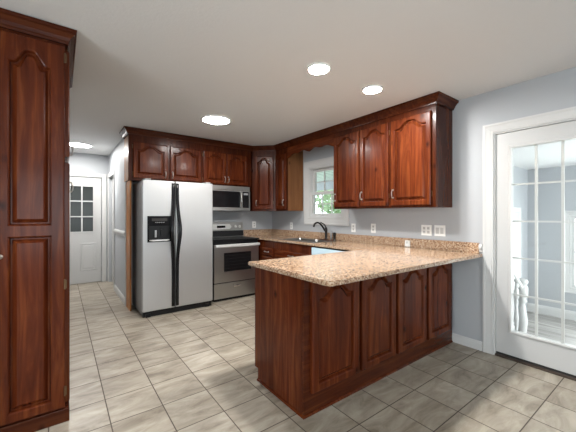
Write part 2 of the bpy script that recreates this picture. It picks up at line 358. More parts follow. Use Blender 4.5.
def plain_window(name, axis, c, a0, a1, z0, z1, label, mull):
    bm = B()
    def bb(p0, p1, q0, q1, d0=-0.03, d1=0.03):
        (box(bm, c+d0, c+d1, p0, p1, q0, q1) if axis == 'x' else box(bm, p0, p1, c+d0, c+d1, q0, q1))
    f = 0.05
    bb(a0, a0+f, z0, z1); bb(a1-f, a1, z0, z1); bb(a0+f, a1-f, z0, z0+f); bb(a0+f, a1-f, z1-f, z1)
    for i in range(1, mull+1):
        a = a0+(a1-a0)*i/(mull+1); bb(a-0.02, a+0.02, z0+f, z1-f)
    w = tag(obj(name, bm, M_trim), label, 'window', None, 'structure')
    g = B(); (box(g, c-0.004, c+0.004, a0+f, a1-f, z0+f, z1-f) if axis == 'x' else box(g, a0+f, a1-f, c-0.004, c+0.004, z0+f, z1-f))
    obj('pane', g, M_glass, w); return w
plain_window('window_2', 'x', -2.56, -1.1, 1.1, 0.6, 2.1, 'added white framed dining room window for fill, out of view on the left', 2)  # unseen windows added so fill reaches the kitchen
plain_window('window_3', 'y', -3.06, -0.9, 1.7, 0.6, 2.1, 'added white framed wide window for fill behind the viewer', 3)

# --- baseboards, chair rails
def base_prof(h, t): return [(0, 0), (t, 0), (t, h*0.72), (t*0.75, h*0.86), (t*0.4, h), (0, h)]
struct('baseboard_right', sweep(B(), [(WX, 1.488), (WX, 1.212)], base_prof(0.085, 0.014), 1), M_trim, 'white baseboard between peninsula and french door casing', 'baseboard')
struct('baseboard_right_rear', sweep(B(), [(WX, 0.245), (WX, -3.0)], base_prof(0.085, 0.014), 1), M_trim, 'white baseboard beyond the french door', 'baseboard')
struct('baseboard_hall', sweep(B(), [(0.74, 5.925), (0.74, 4.83)], base_prof(0.10, 0.014), 1), M_trim, 'white baseboard along the hallway wall beside the refrigerator panel', 'baseboard')
rail = [(0, 0), (0.012, 0), (0.016, 0.02), (0.026, 0.035), (0.026, 0.055), (0.018, 0.068), (0, 0.075)]
struct('trim_1', sweep(B(), [(WX, 1.238), (WX, 1.212)], [(o, z+0.938) for o, z in rail], 1), M_trim, 'short white chair rail stub between backsplash and door casing', 'trim')
struct('trim_2', sweep(B(), [(0.74, 5.925), (0.74, 4.83)], [(o, z+0.978) for o, z in rail], 1), M_trim, 'white chair rail along the hallway wall', 'trim')
struct('trim_3', bx(0.728, 0.742, 4.81, 4.84, 0, ZC-0.005), M_trim, 'white vertical corner trim where hallway wall meets refrigerator panel', 'trim')

# --- casing helper
def casing(name, axis, c, out, a0, a1, z0, z1, w, t, label, bottom=False):
    """mitred moulded casing around an opening; out = +-1 direction of projection"""
    prof = [(0, 0), (0, t*0.55), (w*0.12, t*0.62), (w*0.2, t*0.5), (w*0.7, t*0.8), (w*0.82, t), (w, t), (w, 0)]   # (away from opening, out)
    bm = B()
    def pt(a, z, d): return Vector((c+out*d, a, z)) if axis == 'x' else Vector((a, c+out*d, z))
    corners = [(a0, z0, -1, -1), (a0, z1, -1, 1), (a1, z1, 1, 1), (a1, z0, 1, -1)]
    rings = []
    for a, z, sa, sz in corners:
        if sz < 0 and not bottom: sz = 0
        rings.append([pt(a+sa*o, z+sz*o, d) for o, d in prof])
    if bottom:
        vr = [[bm.verts.new(p) for p in r] for r in rings]; n = len(prof)
        for i in range(4):
            r0, r1 = vr[i], vr[(i+1) % 4]
            for k in range(n): bm.faces.new((r0[k], r0[(k+1) % n], r1[(k+1) % n], r1[k]))
    else: rings_mesh(bm, rings)
    return struct(name, bm, M_trim, label, 'trim')

# --- kitchen sink window
casing('trim_4', 'x', WX, -1, WIN[0]+0.005, WIN[1]-0.005, WIN[2]+0.005, WIN[3]-0.005, 0.115, 0.02, 'white casing around the window over the sink', True)
w1 = thing('window_1', 'white double-hung sink window with divided panes', 'window', (WX+0.06, 3.36, WIN[2]), kind='structure')
y0, y1, z0, z1 = WIN
bm = B(); X0, X1 = WX+0.003, WX+0.117
jb = 0.022
box(bm, X0, X1, y0, y0+jb, z0, z1); box(bm, X0, X1, y1-jb, y1, z0, z1); box(bm, X0, X1, y0+jb, y1-jb, z0, z0+jb); box(bm, X0, X1, y0+jb, y1-jb, z1-jb, z1)
box(bm, WX+0.062, WX+0.068, y0+jb, y0+jb+0.012, z0+jb, z1-jb); box(bm, WX+0.062, WX+0.068, y1-jb-0.012, y1-jb, z0+jb, z1-jb)
obj('window_frame', bm, M_trim, w1)
def sash(name, xa, xb, za, zb, cols=3, rows=2, s=0.042):
    bm = B(); ya, yb = y0+jb+0.002, y1-jb-0.002
    box(bm, xa, xb, ya, ya+s, za, zb); box(bm, xa, xb, yb-s, yb, za, zb); box(bm, xa, xb, ya+s, yb-s, za, za+s); box(bm, xa, xb, ya+s, yb-s, zb-s, zb)
    xm = (xa+xb)/2
    for i in range(1, cols):
        y = ya+s+(yb-ya-2*s)*i/cols; box(bm, xm-0.009, xm+0.009, y-0.007, y+0.007, za+s, zb-s)
    for i in range(1, rows):
        z = za+s+(zb-za-2*s)*i/rows; box(bm, xm-0.009, xm+0.009, ya+s, yb-s, z-0.007, z+0.007)
    o = obj(name, bm, M_trim, w1)
    obj('pane', bx(xm-0.002, xm+0.002, ya+s, yb-s, za+s, zb-s), M_glass, o)
    gk = B(); box(gk, xa-0.0015, xa+0.001, yb-s+0.001, yb-s+0.007, za+s, zb-s); obj('glazing_seal', gk, M_seam, o)
zm = 1.625
sash('sash', WX+0.070, WX+0.105, zm-0.02, z1-jb-0.001)
sash('sash', WX+0.024, WX+0.060, z0+jb+0.001, zm+0.022)
obj('sash_lock', bx(WX+0.018, WX+0.03, 3.33, 3.39, zm+0.022, zm+0.034), M_plastic, w1)

# --- hallway doors
casing('trim_5', 'y', 6.85, -1, -0.20, 0.632, 0, 2.005, 0.07, 0.018, 'white casing around the hallway end door')
casing('trim_6', 'x', 0.74, -1, 6.02, 6.77, 0, 2.0, 0.075, 0.018, 'white casing of the side doorway in the hallway')
struct('trim_13', wall('y', 6.914, 6.93, -0.20, 0.632, 0, 2.005, [(-0.17, 0.60, 0.02, 1.975)]), M_trim, 'white door stop added behind the hallway end door to block light', 'trim')  # unseen frame added to cover gaps where sky leaked past the leaf
d1 = thing('door_1', 'white entry door with nine dark panes at hallway end', 'door', (0.216, 6.895, 0), kind='structure')
lx0, lx1, yf, yk = -0.192, 0.624, 6.872, 6.912
wx0, wx1, wz0, wz1 = -0.062, 0.502, 0.965, 1.835
bm = wall('y', yf, yk, lx0, lx1, 0.01, 1.998, [(wx0, wx1, wz0, wz1)])
obj('door_leaf', bm, M_door, d1)
bm = B()
for i in range(4):
    x = wx0+(wx1-wx0)*i/3; box(bm, x-0.011, x+0.011, yf-0.008, yf+0.02, wz0-0.011, wz1+0.011)
for i in range(4):
    z = wz0+(wz1-wz0)*i/3
    for j in range(3): box(bm, wx0+(wx1-wx0)*j/3+0.011, wx0+(wx1-wx0)*(j+1)/3-0.011, yf-0.008, yf+0.02, z-0.011, z+0.011)
obj('grille', bm, M_door, d1)
obj('pane', bx(wx0, wx1, yf+0.020, yf+0.028, wz0, wz1), M_dpane, d1)
for a0, a1 in ((-0.118, 0.148), (0.284, 0.552)):
    bm = B(); M = FR((a0, yf, 0.238), (1, 0, 0), (0, -1, 0))
    rg = lambda i, dd: [M @ Vector(p) for p in ((i, i, dd), (a1-a0-i, i, dd), (a1-a0-i, 0.52-i, dd), (i, 0.52-i, dd))]
    rings_mesh(bm, [rg(0, 0.0), rg(0.008, 0.006), rg(0.022, 0.006), rg(0.03, 0.001), rg(0.06, 0.007)]); obj('raised_panel', bm, M_door, d1)
for z in (0.25, 1.05, 1.80): obj('hinge', tube(B(), [(0.628, yf-0.006, z-0.045), (0.628, yf-0.006, z+0.045)], 0.006, 8), M_pewter, d1)
T = Matrix.Translation((-0.13, yf, 1.0)) @ Matrix.Rotation(PI/2, 4, 'X')
obj('door_knob', lathe(B(), [(0.03, 0), (0.03, 0.004), (0.012, 0.008), (0.011, 0.03), (0.026, 0.04), (0.028, 0.052), (0.02, 0.062), (0, 0.064)], T, 20), M_brass, d1, True)
d2 = thing('door_2', 'white side door in the hallway seen edge on', 'door', (0.80, 6.395, 0), kind='structure')
bm = B(); box(bm, 0.79, 0.83, 6.026, 6.764, 0.01, 1.995); obj('door_leaf', bm, M_door, d2)
for za, zb in ((0.2, 0.9), (1.05, 1.85)):
    for ya in (6.12, 6.43):
        bm = B(); M = FR((0.79, ya, za), (0, 1, 0), (-1, 0, 0)); W_, H_ = 0.24, zb-za
        rg = lambda i, dd: [M @ Vector(p) for p in ((i, i, dd), (W_-i, i, dd), (W_-i, H_-i, dd), (i, H_-i, dd))]
        rings_mesh(bm, [rg(0, 0.0), rg(0.008, 0.006), rg(0.022, 0.006), rg(0.03, 0.001), rg(0.06, 0.006)]); obj('raised_panel', bm, M_door, d2)
for z in (0.28, 1.0, 1.80): obj('hinge', tube(B(), [(0.782, 6.034, z-0.045), (0.782, 6.034, z+0.045)], 0.006, 8), M_pewter, d2)

# --- french door to the den
casing('trim_7', 'x', WX, -1, DR[0]+0.002, DR[1]-0.002, 0, DR[3]-0.002, 0.085, 0.02, 'white casing around the french door')
bm = B(); Xj0, Xj1 = WX+0.001, WX+0.119
box(bm, Xj0, Xj1, DR[1]-0.014, DR[1], 0, DR[3]); box(bm, Xj0, Xj1, DR[0], DR[0]+0.014, 0, DR[3]); box(bm, Xj0, Xj1, DR[0]+0.014, DR[1]-0.014, DR[3]-0.014, DR[3])
struct('trim_8', bm, M_trim, 'white jamb inside the french door opening', 'trim')
struct('trim_9', bx(WX-0.012, WX+0.12, DR[0]+0.014, DR[1]-0.014, 0, 0.018, bev=0.006), M_thresh, 'dark bronze threshold under the french door', 'threshold')
d3 = thing('door_3', 'white french door with fifteen glass lites at right edge', 'door', (WX+0.035, 0.73, 0.02), kind='structure')
ly0, ly1 = 0.352, 1.106; gy0, gy1, gz0, gz1 = 0.473, 0.985, 0.255, 1.885; xf, xk = WX+0.016, WX+0.060
bm = wall('x', xf, xk, ly0, ly1, 0.022, 2.028, [(gy0, gy1, gz0, gz1)]); obj('door_leaf', bm, M_door, d3)
bm = B(); pr = [(0, 0), (0, 0.010), (0.012, 0.012), (0.026, 0.004), (0.026, 0)]
rings = []
for a, z, sa, sz in ((gy0, gz0, -1, -1), (gy0, gz1, -1, 1), (gy1, gz1, 1, 1), (gy1, gz0, 1, -1)):
    rings.append([Vector((xf-d, a+sa*o, z+sz*o)) for o, d in pr])
vr = [[bm.verts.new(p) for p in r] for r in rings]
for i in range(4):
    for k in range(5): bm.faces.new((vr[i][k], vr[i][(k+1) % 5], vr[(i+1) % 4][(k+1) % 5], vr[(i+1) % 4][k]))
obj('glass_stop', bm, M_trim, d3)
obj('pane', bx(xf+0.010, xf+0.014, gy0, gy1, gz0, gz1), M_glass, d3)
bm = B()
for i in (1, 2):
    y = gy0+(gy1-gy0)*i/3; box(bm, xf+0.016, xf+0.024, y-0.010, y+0.010, gz0, gz1)
for i in range(1, 5):
    z = gz0+(gz1-gz0)*i/5
    for a0, a1 in ((gy0, gy0+(gy1-gy0)/3-0.010), (gy0+(gy1-gy0)/3+0.010, gy0+(gy1-gy0)*2/3-0.010), (gy0+(gy1-gy0)*2/3+0.010, gy1)): box(bm, xf+0.016, xf+0.024, a0, a1, z-0.007, z+0.007)
obj('grille', bm, M_trim, d3)
obj('sweep', bx(xf-0.004, xf, ly0, ly1, 0.019, 0.034), M_seam, d3)

# --- sunken den beyond the french door
DZ, DC, DX, DY = -0.54, 2.145, 7.116, 1.923
struct('floor_den', bx(WX+0.12, DX+0.12, -2.0, DY, DZ-0.1, DZ), M_plank, 'grey plank floor of the sunken den', 'floor')
struct('ceiling_den', bx(WX+0.12, DX, -2.0, DY, DC, DC+0.1), M_ceil, 'white den ceiling seen through the french door', 'ceiling')
DW = [(0.50, 1.31, 0.02, 1.27), (-0.75, 0.06, 0.02, 1.27)]  # second opening is unseen, added for light
struct('wall_den_far', wall('x', DX, DX+0.12, -2.0, DY, DZ, DC+0.1, DW), M_wall, 'pale far den wall with one window seen through the glass door and one added', 'wall')
struct('wall_den_left', wall('y', DY, DY+0.12, WX+0.12, DX+0.12, DZ, DC+0.1), M_wall, 'den wall at left beyond the glass door', 'wall')
struct('wall_den_near', wall('y', -2.12, -2.0, WX+0.12, DX+0.12, DZ, DC+0.1, [(4.0, 6.6, 0.05, 1.65)]), M_wall, 'den wall at the right, out of view', 'wall')
struct('wall_den_low', bx(WX, WX+0.12, -2.0, DY, DZ, -0.001), M_wall, 'low den wall under the kitchen floor edge', 'wall')
for i, (a0, a1, b0, b1) in enumerate(DW):
    w = plain_window('window_%d' % (4+i), 'x', DX+0.05, a0, a1, b0, b1, ('white double-hung den window seen through the glass door', 'second white den window, unseen, added for light')[i], 0)
    bm = B(); zm_ = (b0+b1)/2; box(bm, DX+0.02, DX+0.08, a0+0.05, a1-0.05, zm_-0.025, zm_+0.025)
    for q in (1, 2):
        y = a0+0.05+(a1-a0-0.1)*q/3; box(bm, DX+0.04, DX+0.06, y-0.008, y+0.008, b0+0.05, zm_-0.025); box(bm, DX+0.04, DX+0.06, y-0.008, y+0.008, zm_+0.025, b1-0.05)
    obj('meeting_rail', bm, M_trim, w)
    casing('trim_%d' % (10+i), 'x', DX, -1, a0+0.004, a1-0.004, b0+0.004, b1-0.004, 0.095, 0.02, ('white casing of the den window', 'white casing of the added den window')[i], True)
plain_window('window_6', 'y', -2.06, 4.0, 6.6, 0.05, 1.65, 'added white den side window for fill, out of view at right', 2)  # window added to let the den fill in
struct('baseboard_den_far', sweep(B(), [(DX, DY), (DX, -2.0)], [(o, z+DZ) for o, z in base_prof(0.16, 0.016)], 1), M_trim, 'tall white baseboard along the far den wall', 'baseboard')
d6 = thing('door_4', 'white den door partly hidden behind the french door stile', 'door', (6.2, DY-0.01, DZ), kind='structure')
bm = B(); box(bm, 5.8, 6.60, DY-0.012, DY-0.002, DZ, 1.33); obj('door_leaf', bm, M_door, d6)
casing('trim_12', 'y', DY, -1, 5.79, 6.61, DZ, 1.335, 0.085, 0.02, 'white casing of the den door')
# landing and steps
struct('floor_landing', bx(WX+0.121, 4.0, 0.1, 1.45, DZ, -0.001), M_plank, 'landing behind the french door', 'floor')
st = B(); box(st, 4.0, 4.26, 0.1, 1.45, DZ, -0.18); box(st, 4.26, 4.52, 0.1, 1.45, DZ, -0.36)
struct('floor_steps', st, M_plank, 'two steps from the landing down into the den', 'steps')
sr = thing('stair_railing', 'white turned stair railing seen through lower left of the french door', 'railing', (4.6, 1.30, DZ))
def turned(name, x, y, zb, zt, r, square=False):
    h = zt-zb; prof = [(r, 0), (r, h*0.22), (r*0.62, h*0.24), (r*0.95, h*0.27), (r*0.6, h*0.30), (r*0.75, h*0.36), (r*0.98, h*0.50), (r*0.62, h*0.66), (r*0.5, h*0.70), (r*0.9, h*0.73), (r*0.55, h*0.76), (r, h*0.79), (r, h*0.9), (r*0.6, h*0.915), (r*1.0, h*0.945), (r*1.05, h*0.97), (r*0.6, h*0.995), (0, h)]
    return obj(name, lathe(B(), prof, Matrix.Translation((x, y, zb)), 16), M_trim, sr, True)
turned('newel_post', 4.60, 1.30, DZ, 0.50, 0.062); turned('newel_post', 3.86, 1.30, 0.0, 1.04, 0.05)
for x, zb in ((4.39, -0.36), (4.24, -0.18), (4.11, -0.18)): turned('baluster', x, 1.30, zb, 0.34+(4.60-x)*0.72-0.02, 0.03)
obj('handrail', tube(B(), [(3.86, 1.30, 0.90), (4.60, 1.30, 0.36)], 0.03, 10), M_trim, sr)

# --- porch and garden outside the sink window
struct('floor_porch', bx(WX+0.12, 7.2, 2.06, 9.0, -0.35, -0.25), M_siding, 'pale porch deck outside the sink window', 'porch floor')
struct('ceiling_porch', bx(WX+0.12, 6.6, 2.06, 9.0, 2.28, 2.34), M_porch, 'pale boarded porch ceiling outside the sink window', 'porch ceiling')
tag(obj('porch_beam', bx(6.2, 6.36, 2.1, 9.0, 2.02, 2.279), M_grey), 'grey white porch beam seen through the upper sash', 'beam')
for i, (y, lb) in enumerate(((4.9, 'white porch post seen through the sink window'), (7.6, 'white porch post at the far porch corner'))):
    tag(obj('porch_post', bx(6.22, 6.34, y, y+0.12, -0.25, 2.02), M_trim), lb, 'post')
struct('ground', bx(7.2, 40, -12, 40, -0.5, -0.4), M_grass, 'green lawn outside', 'lawn')
def tree(x, y, h, rc, label, seed):
    rnd = random.Random(seed)
    t = thing('garden_tree', label, 'tree', (x, y, -0.4), 'trees beyond the porch')
    obj('trunk', tube(B(), [(x, y, -0.4), (x+0.1, y, h*0.4), (x, y+0.1, h*0.75)], [0.16, 0.12, 0.05], 8), M_bark, t)
    bm = B()
    for i in range(900):
        a, b, rr = rnd.uniform(0, 2*PI), rnd.uniform(-1, 1), rc*rnd.uniform(0.55, 1)**0.5
        c = Vector((x+rr*math.cos(a)*math.sqrt(1-b*b), y+rr*math.sin(a)*math.sqrt(1-b*b), h*0.62+rr*b*1.05))
        q = Vector((rnd.uniform(-1, 1), rnd.uniform(-1, 1), rnd.uniform(-1, 1))).normalized(); p = q.orthogonal(); s = rnd.uniform(0.10, 0.2)
        r_ = q.cross(p); bm.faces.new([bm.verts.new(c+v) for v in (p*s, r_*s*0.5, -p*s, -r_*s*0.5)])
    obj('foliage', bm, M_leaf, t)
tree(11.5, 10.0, 4.2, 1.7, 'leafy green tree framed by the lower sink window sash', 1)
tree(13.5, 13.2, 5.5, 2.0, 'taller green tree behind the porch post', 2)
tree(10.3, 7.0, 3.6, 1.4, 'small green tree at right of the sink window view', 3)
tree(14.0, 3.0, 5.0, 2.0, 'green tree outside the den window', 4)

# ================================================================== LAMPS
def disc_lamp(name, x, y, r, mlens, label, group=None):
    t = thing(name, label, 'ceiling light', (x, y, ZC), group)
    T = Matrix.Translation((x, y, ZC)) @ Matrix.Rotation(PI, 4, 'X')
    bm = B(); n = 40; pr = [(r*0.90, 0.0), (r*1.10, 0.0), (r*1.10, 0.006), (r*1.05, 0.014), (r*0.94, 0.016), (r*0.90, 0.010)]
    vr = [[bm.verts.new(T @ Vector((q*math.cos(2*PI*k/n), q*math.sin(2*PI*k/n), z))) for k in range(n)] for q, z in pr]
    for i in range(len(pr)):
        for k in range(n): bm.faces.new((vr[i][k], vr[i][(k+1) % n], vr[(i+1) % len(pr)][(k+1) % n], vr[(i+1) % len(pr)][k]))
    obj('trim_ring', bm, M_plastic, t, True)
    obj('lens', lathe(B(), [(r*0.90, 0.001), (r*0.90, 0.011), (r*0.6, 0.013), (0, 0.014)], T, n), mlens, t, True)
disc_lamp('ceiling_light', 1.505, 3.47, 0.172, M_lampd, 'large round lit ceiling disc in front of the refrigerator')
disc_lamp('recessed_light', 1.62, 1.77, 0.085, M_lampc, 'small round recessed light on the ceiling, left of the pair over the peninsula', 'recessed lights over the peninsula')
disc_lamp('recessed_light', 2.28, 1.77, 0.085, M_lampc, 'small round recessed light on the ceiling nearest the wall cabinets', 'recessed lights over the peninsula')
disc_lamp('ceiling_light', 0.24, 6.05, 0.175, M_lamph, 'round lit ceiling disc in the hallway')
disc_lamp('ceiling_light', 0.3, -1.0, 0.17, M_lampr, 'added round fill lamp on the ceiling behind the viewer', 'added dining room fill lamps')  # this and the next are unseen ceiling lamps added as fill
disc_lamp('ceiling_light', -1.3, 0.8, 0.17, M_lampr, 'added round fill lamp on the ceiling left of the viewer', 'added dining room fill lamps')

# ================================================================== WALL CABINETS
YU, XU, CB, CT, UB = 4.477, 2.875, 1.365, 2.36, 1.752      # faces, bottoms and top of the upper runs
G = 'cherry wall cabinets'
def carcass(parent, polys, z0, z1, m=M_wood_shade, name='cabinet_box'):
    return obj(name, prism(B(), [(x, y, z0) for x, y in polys], (0, 0, z1-z0)), m, parent)
TOPZ = 2.432
# over the refrigerator
t = thing('wall_cabinet', 'cherry two-door wall cabinet over the refrigerator', 'cabinet', (1.22, 4.64, UB), G)
carcass(t, [(0.715, YU), (1.708, YU), (1.708, YB-0.001), (0.715, YB-0.001)], UB, TOPZ)
M0 = lambda x, z: FR((x, YU, z), (1, 0, 0), (0, -1, 0))
cab_door(t, M0(0.765, 1.782), 0.440, 0.478, (0.410, 0.07), 0.004, arch=0.055, sb=0.055)
cab_door(t, M0(1.240, 1.782), 0.452, 0.478, (0.032, 0.07), 0.448, arch=0.055, sb=0.055)
# over the microwave
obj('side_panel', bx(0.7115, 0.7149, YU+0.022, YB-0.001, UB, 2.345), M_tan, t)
t = thing('wall_cabinet', 'cherry two-door wall cabinet above the microwave', 'cabinet', (2.12, 4.64, UB), G)
carcass(t, [(1.712, YU), (2.565, YU), (2.585, YU+0.02), (2.585, YB-0.001), (1.712, YB-0.001)], UB, TOPZ)
cab_door(t, M0(1.728, 1.772), 0.372, 0.488, (0.345, 0.075), 0.004, arch=0.055, sb=0.055, sl=0.055)
cab_door(t, M0(2.106, 1.772), 0.385, 0.488, (0.027, 0.075), 0.381, arch=0.055, sb=0.055, sl=0.055)
# diagonal corner
t = thing('wall_cabinet', 'cherry diagonal corner wall cabinet right of the microwave', 'cabinet', (2.95, 4.55, 1.355), G)
cA, cB_ = Vector((2.589, YU, 0)), Vector((XU, YU-(XU-2.589), 0))
carcass(t, [(cA.x, cA.y), (cB_.x, cB_.y), (WX-0.001, cB_.y), (WX-0.001, YB-0.001), (cA.x, YB-0.001)], 1.355, TOPZ)
dv = (cB_-cA).normalized(); no = Vector((-dv.y, dv.x, 0))*-1
no = Vector((-1, -1, 0)).normalized()
Md = FR((cA.x+dv.x*0.045, cA.y+dv.y*0.045, 1.385), dv, no)
cab_door(t, Md, 0.316, 0.885, (0.030, 0.10), 0.312, arch=0.06, sl=0.055)
# narrow one left of window
Y4 = cB_.y
t = thing('wall_cabinet', 'narrow cherry wall cabinet left of the sink window', 'cabinet', (3.04, 4.04, 1.355), G)
carcass(t, [(XU, 3.884), (WX-0.001, 3.884), (WX-0.001, Y4-0.002), (XU, Y4-0.002)], 1.355, TOPZ)
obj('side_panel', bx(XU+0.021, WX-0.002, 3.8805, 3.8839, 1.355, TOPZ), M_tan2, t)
MR = lambda y, z: FR((XU, y, z), (0, -1, 0), (-1, 0, 0))
cab_door(t, MR(Y4-0.016, 1.385), Y4-0.016-3.90, 0.885, (0.235, 0.10), 0.004, arch=0.04, sl=0.05)
# three-door run right of window
t = thing('wall_cabinet', 'large cherry three-door wall cabinet right of the sink window', 'cabinet', (3.04, 2.16, CB), G)
carcass(t, [(XU, 1.49), (WX-0.001, 1.49), (WX-0.001, 2.842), (XU, 2.842)], CB, TOPZ)
for ya, yb in ((2.832, 2.420), (2.398, 2.006), (1.972, 1.530)):
    cab_door(t, MR(ya, 1.388), ya-yb, 0.907, (0.030, 0.125), ya-yb-0.004, arch=0.065)
# valance above window
bm = B(); pts = []
n = 60
for i in range(n+1):
    q = i/n; y = 3.879+(2.844-3.879)*q
    k = abs(q-0.5)*2                                   # 1 at ends, 0 at middle
    z = 2.185+0.055*(0.5-0.5*math.cos(PI*min(1, (1-k)/0.40))) - 0.030*max(0, math.cos((k)*PI*2.2))*(1 if k < 0.227 else 0) + 0.012*math.sin(k*PI*3)
    pts.append((XU, y, z))
pts += [(XU, 2.844, TOPZ), (XU, 3.879, TOPZ)]
tag(obj('window_valance', prism(bm, pts, (0.02, 0, 0)), M_woody), 'scalloped cherry valance board spanning above the sink window', 'valance')
# crown
crown = [(0.0, 2.352), (0.014, 2.352), (0.016, 2.366), (0.022, 2.372), (0.030, 2.390), (0.050, 2.412), (0.060, 2.418), (0.062, 2.438), (0.0, 2.438)]
def crown_bm(path, side): return sweep(B(), path, [(o+0.0015, z) for o, z in crown], side)
tag(obj('crown_molding', crown_bm([(0.715, YB-0.001), (0.715, YU), (cA.x, YU), (cB_.x, cB_.y), (XU, 1.49), (WX-0.001, 1.49)], -1 if False else 1), M_woodx), 'continuous stepped cherry crown molding along the tops of the wall cabinets', 'molding')

# ================================================================== PANTRY (left foreground)
PY, PX = 2.36, 0.021
t = thing('pantry_cabinet', 'tall cherry pantry cabinet filling the left foreground', 'cabinet', (-0.28, 2.85, 0))
obj('cabinet_box', bx(-0.598, PX, PY, 3.30, 0.085, 2.43), M_wood_shade, t)
obj('base_plinth', bx(-0.598, PX+0.022, PY-0.012, 3.30, 0.0, 0.083, bev=0.004), M_woodx, t)
Mp = FR((-0.300, PY, 0.10), (1, 0, 0), (0, -1, 0)); bm = B(); W_, H_ = 0.318, 2.232; PT = 0.026
vm = 1.195-0.10
panel_segment(bm, Mp, 0, W_, 0, vm, PT, 0.066, 0.072, 0.060, 0.040, 0.0, (0.008, 0.008, 0.008, 0))
panel_segment(bm, Mp, 0, W_, vm, H_, PT, 0.066, 0.072, 0.040, 0.085, 0.075, (0.008, 0.008, 0, 0.008))
dp = obj('door', bm, M_wood, t)
for z in (0.10, 0.76, 2.16): hinge(dp, Mp @ Matrix.Translation((0, 0, 0.018)), W_+0.001, z)
obj('knob', lathe(B(), [(0.010, 0), (0.006, 0.006), (0.006, 0.016), (0.014, 0.022), (0.014, 0.028), (0.006, 0.033), (0, 0.034)], FR((-0.272, PY-0.026, 1.056), (1, 0, 0), (0, -1, 0)), 16), M_pewter, dp, True)
Ms = lambda y, z: FR((PX, y, z), (0, 1, 0), (1, 0, 0))
for za, zb, pz in ((0.10, 1.62, 1.40), (1.66, 2.33, 0.12)):
    for ya in (2.40, 2.845):
        bm = B(); rp_door(bm, Ms(ya, za), 0.435, zb-za, t=0.024); d = obj('door', bm, M_wood, t)
        pull(d, Ms(ya, za) @ Matrix.Translation((0, 0, 0.024)), 0.405 if ya < 2.5 else 0.03, pz, half=0.035)
obj('crown', sweep(B(), [(-0.598, PY), (PX, PY), (PX, 3.30)], [(o*0.95+0.001, z-0.002 if z > 2.36 else z) for o, z in crown], 1), M_woodx, t)

# ================================================================== REFRIGERATOR
t = thing('refrigerator_side_panel', 'tall narrow honey-coloured wood panel left of the refrigerator', 'panel', (0.75, 4.67, 0))
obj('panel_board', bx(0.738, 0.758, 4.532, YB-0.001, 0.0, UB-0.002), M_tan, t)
t = thing('refrigerator', 'silver side-by-side refrigerator with black handles and dispenser', 'refrigerator', (1.265, 4.45, 0))
FX0, FX1, FY, FZ = 0.808, 1.722, 4.088, 1.728
obj('cabinet_body', bx(FX0+0.006, FX1-0.006, 4.165, 4.79, 0.03, FZ-0.012, bev=0.006), M_fside, t)
obj('base_grille', bx(FX0+0.012, FX1-0.012, 4.125, 4.164, 0.004, 0.075), M_blackp, t)
for x in (FX0+0.04, FX1-0.1): obj('foot', bx(x, x+0.06, 4.11, 4.16, 0.0, 0.045, bev=0.006), M_blackp, t)
for nm, xa, xb in (('freezer_door', FX0, 1.196), ('refrigerator_door', 1.206, FX1)):
    d = obj(nm, bx(xa, xb, FY, 4.158, 0.078, FZ, bev=0.012, seg=3), M_fridge, t)
    hx = xb-0.020 if xa < 1 else xa+0.022; s = 1 if xa > 1 else -1
    bm = B(); pts, n = [], 24
    for i in range(n+1):
        z = 0.10+1.60*i/n; b = math.exp(-((z-1.08)/0.24)**2)
        pts.append((z, b))
    # wide black strip that swells into a bowed grip
    rings = []
    for z, b in pts:
        hw = 0.020; o0 = FY+0.001; o1 = FY-0.012-0.050*b; c = hx+s*0.026*b
        rings.append([Vector((c-hw, o0-0.03*b, z)), Vector((c-hw, o1+0.006, z)), Vector((c-hw*0.6, o1, z)), Vector((c+hw*0.6, o1, z)), Vector((c+hw, o1+0.006, z)), Vector((c+hw, o0-0.03*b, z))])
    rings_mesh(bm, rings); obj('handle', bm, M_black, d, True)
for x in (FX0+0.03, FX1-0.10): obj('hinge_cover', bx(x, x+0.07, 4.10, 4.24, FZ+0.001, FZ+0.020, bev=0.006), M_fside, t)
dp = obj('dispenser_frame', bx(0, 1, 0, 1, 0, 1), M_blackp, t)
bpy.data.objects.remove(dp)
dx0, dx1, dz0, dz1 = 0.862, 1.148, 0.945, 1.275
bm = wall('y', FY-0.012, FY-0.0005, dx0, dx1, dz0, dz1, [(dx0+0.018, dx1-0.018, dz0+0.035, dz0+0.205)])
dsp = obj('dispenser', bm, M_black, t)
bm = B(); box(bm, dx0+0.018, dx1-0.018, FY-0.003, FY-0.0008, dz0+0.035, dz0+0.205); obj('recess_back', bm, M_blackp, dsp)
bm = B(); prism(bm, [(dx0+0.022, FY-0.012, dz0+0.018), (dx0+0.06, FY-0.03, dz0+0.012), (dx1-0.06, FY-0.03, dz0+0.012), (dx1-0.022, FY-0.012, dz0+0.018)], (0, 0, 0.012)); obj('drip_tray', bm, M_silver, dsp)
obj('lever', bx(dx0+0.085, dx0+0.107, FY-0.016, FY-0.004, dz0+0.06, dz0+0.15, bev=0.003), M_grey, dsp)
obj('lever', bx(dx0+0.155, dx0+0.170, FY-0.016, FY-0.004, dz0+0.08, dz0+0.16, bev=0.003), M_blackp, dsp)
obj('control_strip', bx(dx0+0.05, dx1-0.05, FY-0.0145, FY-0.0125, dz1-0.065, dz1-0.03), M_seam, dsp)
for i in range(5): obj('button', bx(dx0+0.09+i*0.024, dx0+0.104+i*0.024, FY-0.016, FY-0.0145, dz1-0.085, dz1-0.078), M_grey, dsp)

